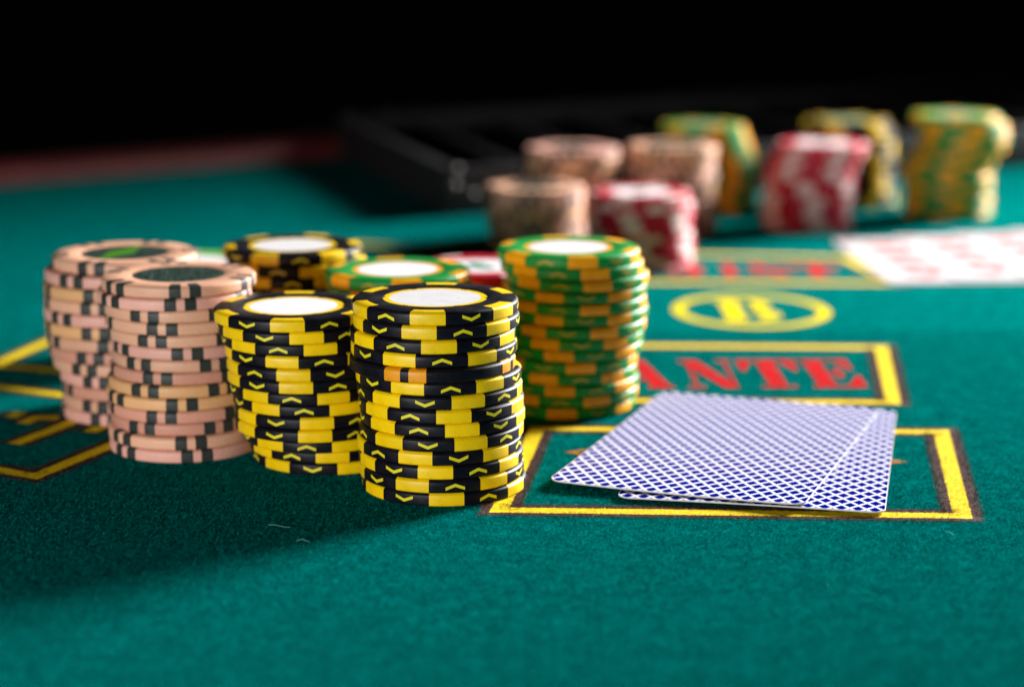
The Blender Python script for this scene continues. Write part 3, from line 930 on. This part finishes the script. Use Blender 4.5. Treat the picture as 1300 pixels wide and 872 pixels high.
# face-up fan far right: white faces with red diamonds
fa, fb, fc = [Vector(p) for p in CARDS['fan']]
sd = (fc - fb).normalized()
PIPV = [(0, 6.0), (-4.2, 0), (0, -6.0), (4.2, 0)]
def heart(cx, cy, s, z):
    v = [(cx, cy, z)]
    for k in range(20):
        t = 2 * math.pi * k / 20
        v.append((cx + s * .36 * 16 * math.sin(t) ** 3 / 6, cy + s * .36 * (13 * math.cos(t) - 5 * math.cos(2 * t) - 2 * math.cos(3 * t) - math.cos(4 * t)) / 6, z))
    return v, [(0, 1 + k, 1 + (k + 1) % 20) for k in range(20)]
FANL = ['leftmost and lowest', 'second from the left', 'middle', 'fourth from the left', 'rightmost']
for k in range(5):
    a = math.radians(3.5)
    e1 = Vector((math.cos(a), math.sin(a))); e2 = Vector((-e1.y, e1.x))
    corner = fb + sd * (27.0 * k)
    c = corner + e1 * 31.5 + e2 * 52
    zt = 0.45 + 0.42 * k
    cd = card(63, 104, c, a, lambda x, y, zt=zt: zt + 0.1, 'face-up white card with red pips, %s in the blurred fan' % FANL[k], 'face-up cards in the far fan', back=False)
    for px, py, s in [(-26, 44, 1.8), (26, -44, 1.8), (-14, 34, 4), (14, 34, 4), (-14, 11.5, 4), (14, 11.5, 4), (-14, -11.5, 4), (14, -11.5, 4), (-14, -34, 4), (14, -34, 4), (0, 23, 4), (0, -23, 4)]:
        v, f = heart(px, py, s * 2.1, zt + 0.16)
        link('pip', new_mesh('pip', v, f, M_PIP, smooth=False), cd)

# ------------------------------------------------------------------ black chip tray in front of the rail
A, Bk, Cc = [Vector(p) for p in TRAY]
tray = bpy.data.objects.new('chip_tray', None)
COL.objects.link(tray)
tray.location = (A.x * MM, A.y * MM, 0)
tag(tray, 'long black chip tray with steel studs, behind the blurred stacks', 'chip tray')
u = (Cc - A).normalized(); v_ = (Bk - A).normalized()
LU, LV, HT, WT = 520.0, (Bk - A).length, 22.0, 7.0
def prism(name, quad, z0, z1, material, parent, bev=0.8):
    bm = bmesh.new()
    bot = [bm.verts.new((p.x * MM, p.y * MM, z0 * MM)) for p in quad]
    top = [bm.verts.new((p.x * MM, p.y * MM, z1 * MM)) for p in quad]
    bm.faces.new(list(reversed(bot))); bm.faces.new(top)
    for i in range(4):
        j = (i + 1) % 4
        bm.faces.new((bot[i], bot[j], top[j], top[i]))
    bmesh.ops.recalc_face_normals(bm, faces=bm.faces[:])
    bmesh.ops.bevel(bm, geom=[e for e in bm.edges], offset=bev * MM, segments=2, affect='EDGES', profile=0.6)
    me = bpy.data.meshes.new(name)
    bm.to_mesh(me); bm.free()
    me.materials.append(material)
    for p in me.polygons:
        p.use_smooth = True
    me.set_sharp_from_angle(angle=math.radians(40))
    return link(name, me, parent)
def Q(a0, a1, b0, b1):
    return [u * a0 + v_ * b0, u * a1 + v_ * b0, u * a1 + v_ * b1, u * a0 + v_ * b1]
prism('tray_base', Q(WT, LU - WT, WT, LV - WT), 0.2, 3.0, M_TRAY_DARK, tray)
prism('tray_wall', Q(0, LU, 0, WT - .2), 0.1, HT, M_TRAY, tray)
prism('tray_wall', Q(0, LU, LV - WT + .2, LV), 0.1, HT, M_TRAY, tray)
prism('tray_wall', Q(0, WT - .2, WT, LV - WT), 0.1, HT, M_TRAY, tray)
prism('tray_wall', Q(LU - WT + .2, LU, WT, LV - WT), 0.1, HT, M_TRAY, tray)
for i in range(1, 10):
    aa = LU * i / 10
    prism('tray_divider', Q(aa - 2, aa + 2, WT + .2, LV - WT - .2), 3.2, HT - 5, M_TRAY_DARK, tray)
def stud(p, z, r=3.4):
    v, f = arc_section([(r, 0), (r * .92, .9), (r * .6, 1.6), (.001, 2.0)], 0, 360, 20, True)
    o = link('steel_stud', new_mesh('steel_stud', v, f, M_STEEL, sharp=80), tray, (p.x * MM, p.y * MM, z * MM))
    return o
for p in (u * 3.5 + v_ * 3.5, u * 3.5 + v_ * (LV - 3.5), u * 30 + v_ * (LV - 3.5), u * (LU - 4) + v_ * (LV - 4), u * 230 + v_ * (LV - 3.5)):
    stud(p, HT)
for s, zz in ((12, 9), (2, 14)):
    o = stud(u * s - v_ * 0.2, zz, 3.0)
    o.rotation_euler = Vector((-v_.x, -v_.y, 0)).to_track_quat('Z', 'Y').to_euler()

# ------------------------------------------------------------------ lint on the felt
def lint(points, radius, label, zlift):
    vs, fs = [], []
    P = [Vector((p[0], p[1], 0.25 + zlift * math.sin(math.pi * i / (len(points) - 1)))) for i, p in enumerate(points)]
    for i, p in enumerate(P):
        d = (P[min(i + 1, len(P) - 1)] - P[max(i - 1, 0)]).normalized()
        a = d.cross(Vector((0, 0, 1))).normalized(); b = d.cross(a)
        for k in range(5):
            t = 2 * math.pi * k / 5
            q = p + (a * math.cos(t) + b * math.sin(t)) * radius
            vs.append(tuple(q))
    for i in range(len(P) - 1):
        for k in range(5):
            fs.append((i * 5 + k, i * 5 + (k + 1) % 5, (i + 1) * 5 + (k + 1) % 5, (i + 1) * 5 + k))
    o = link('lint_thread', new_mesh('lint_thread', vs, fs, M_LINT))
    tag(o, label, 'lint')
lint(LINT[0], 0.06, 'fine curly lint thread on the shadowed felt before the black stacks', 0.3)
lint(LINT[1], 0.08, 'short straight lint thread at the edge of the stacks\' shadow', 0.3)
lint(LINT[2], 0.08, 'short pale lint thread below the right corner of the yellow box', 0.3)
n = 260
y = RNG.uniform(395, 560, n); x = (RNG.random(n) - .5) * 2 * (y * 0.26)
fibres('felt_lint_specks', x, y, M_LINT, 0.12, 0.5, 0.5, width=0.10)
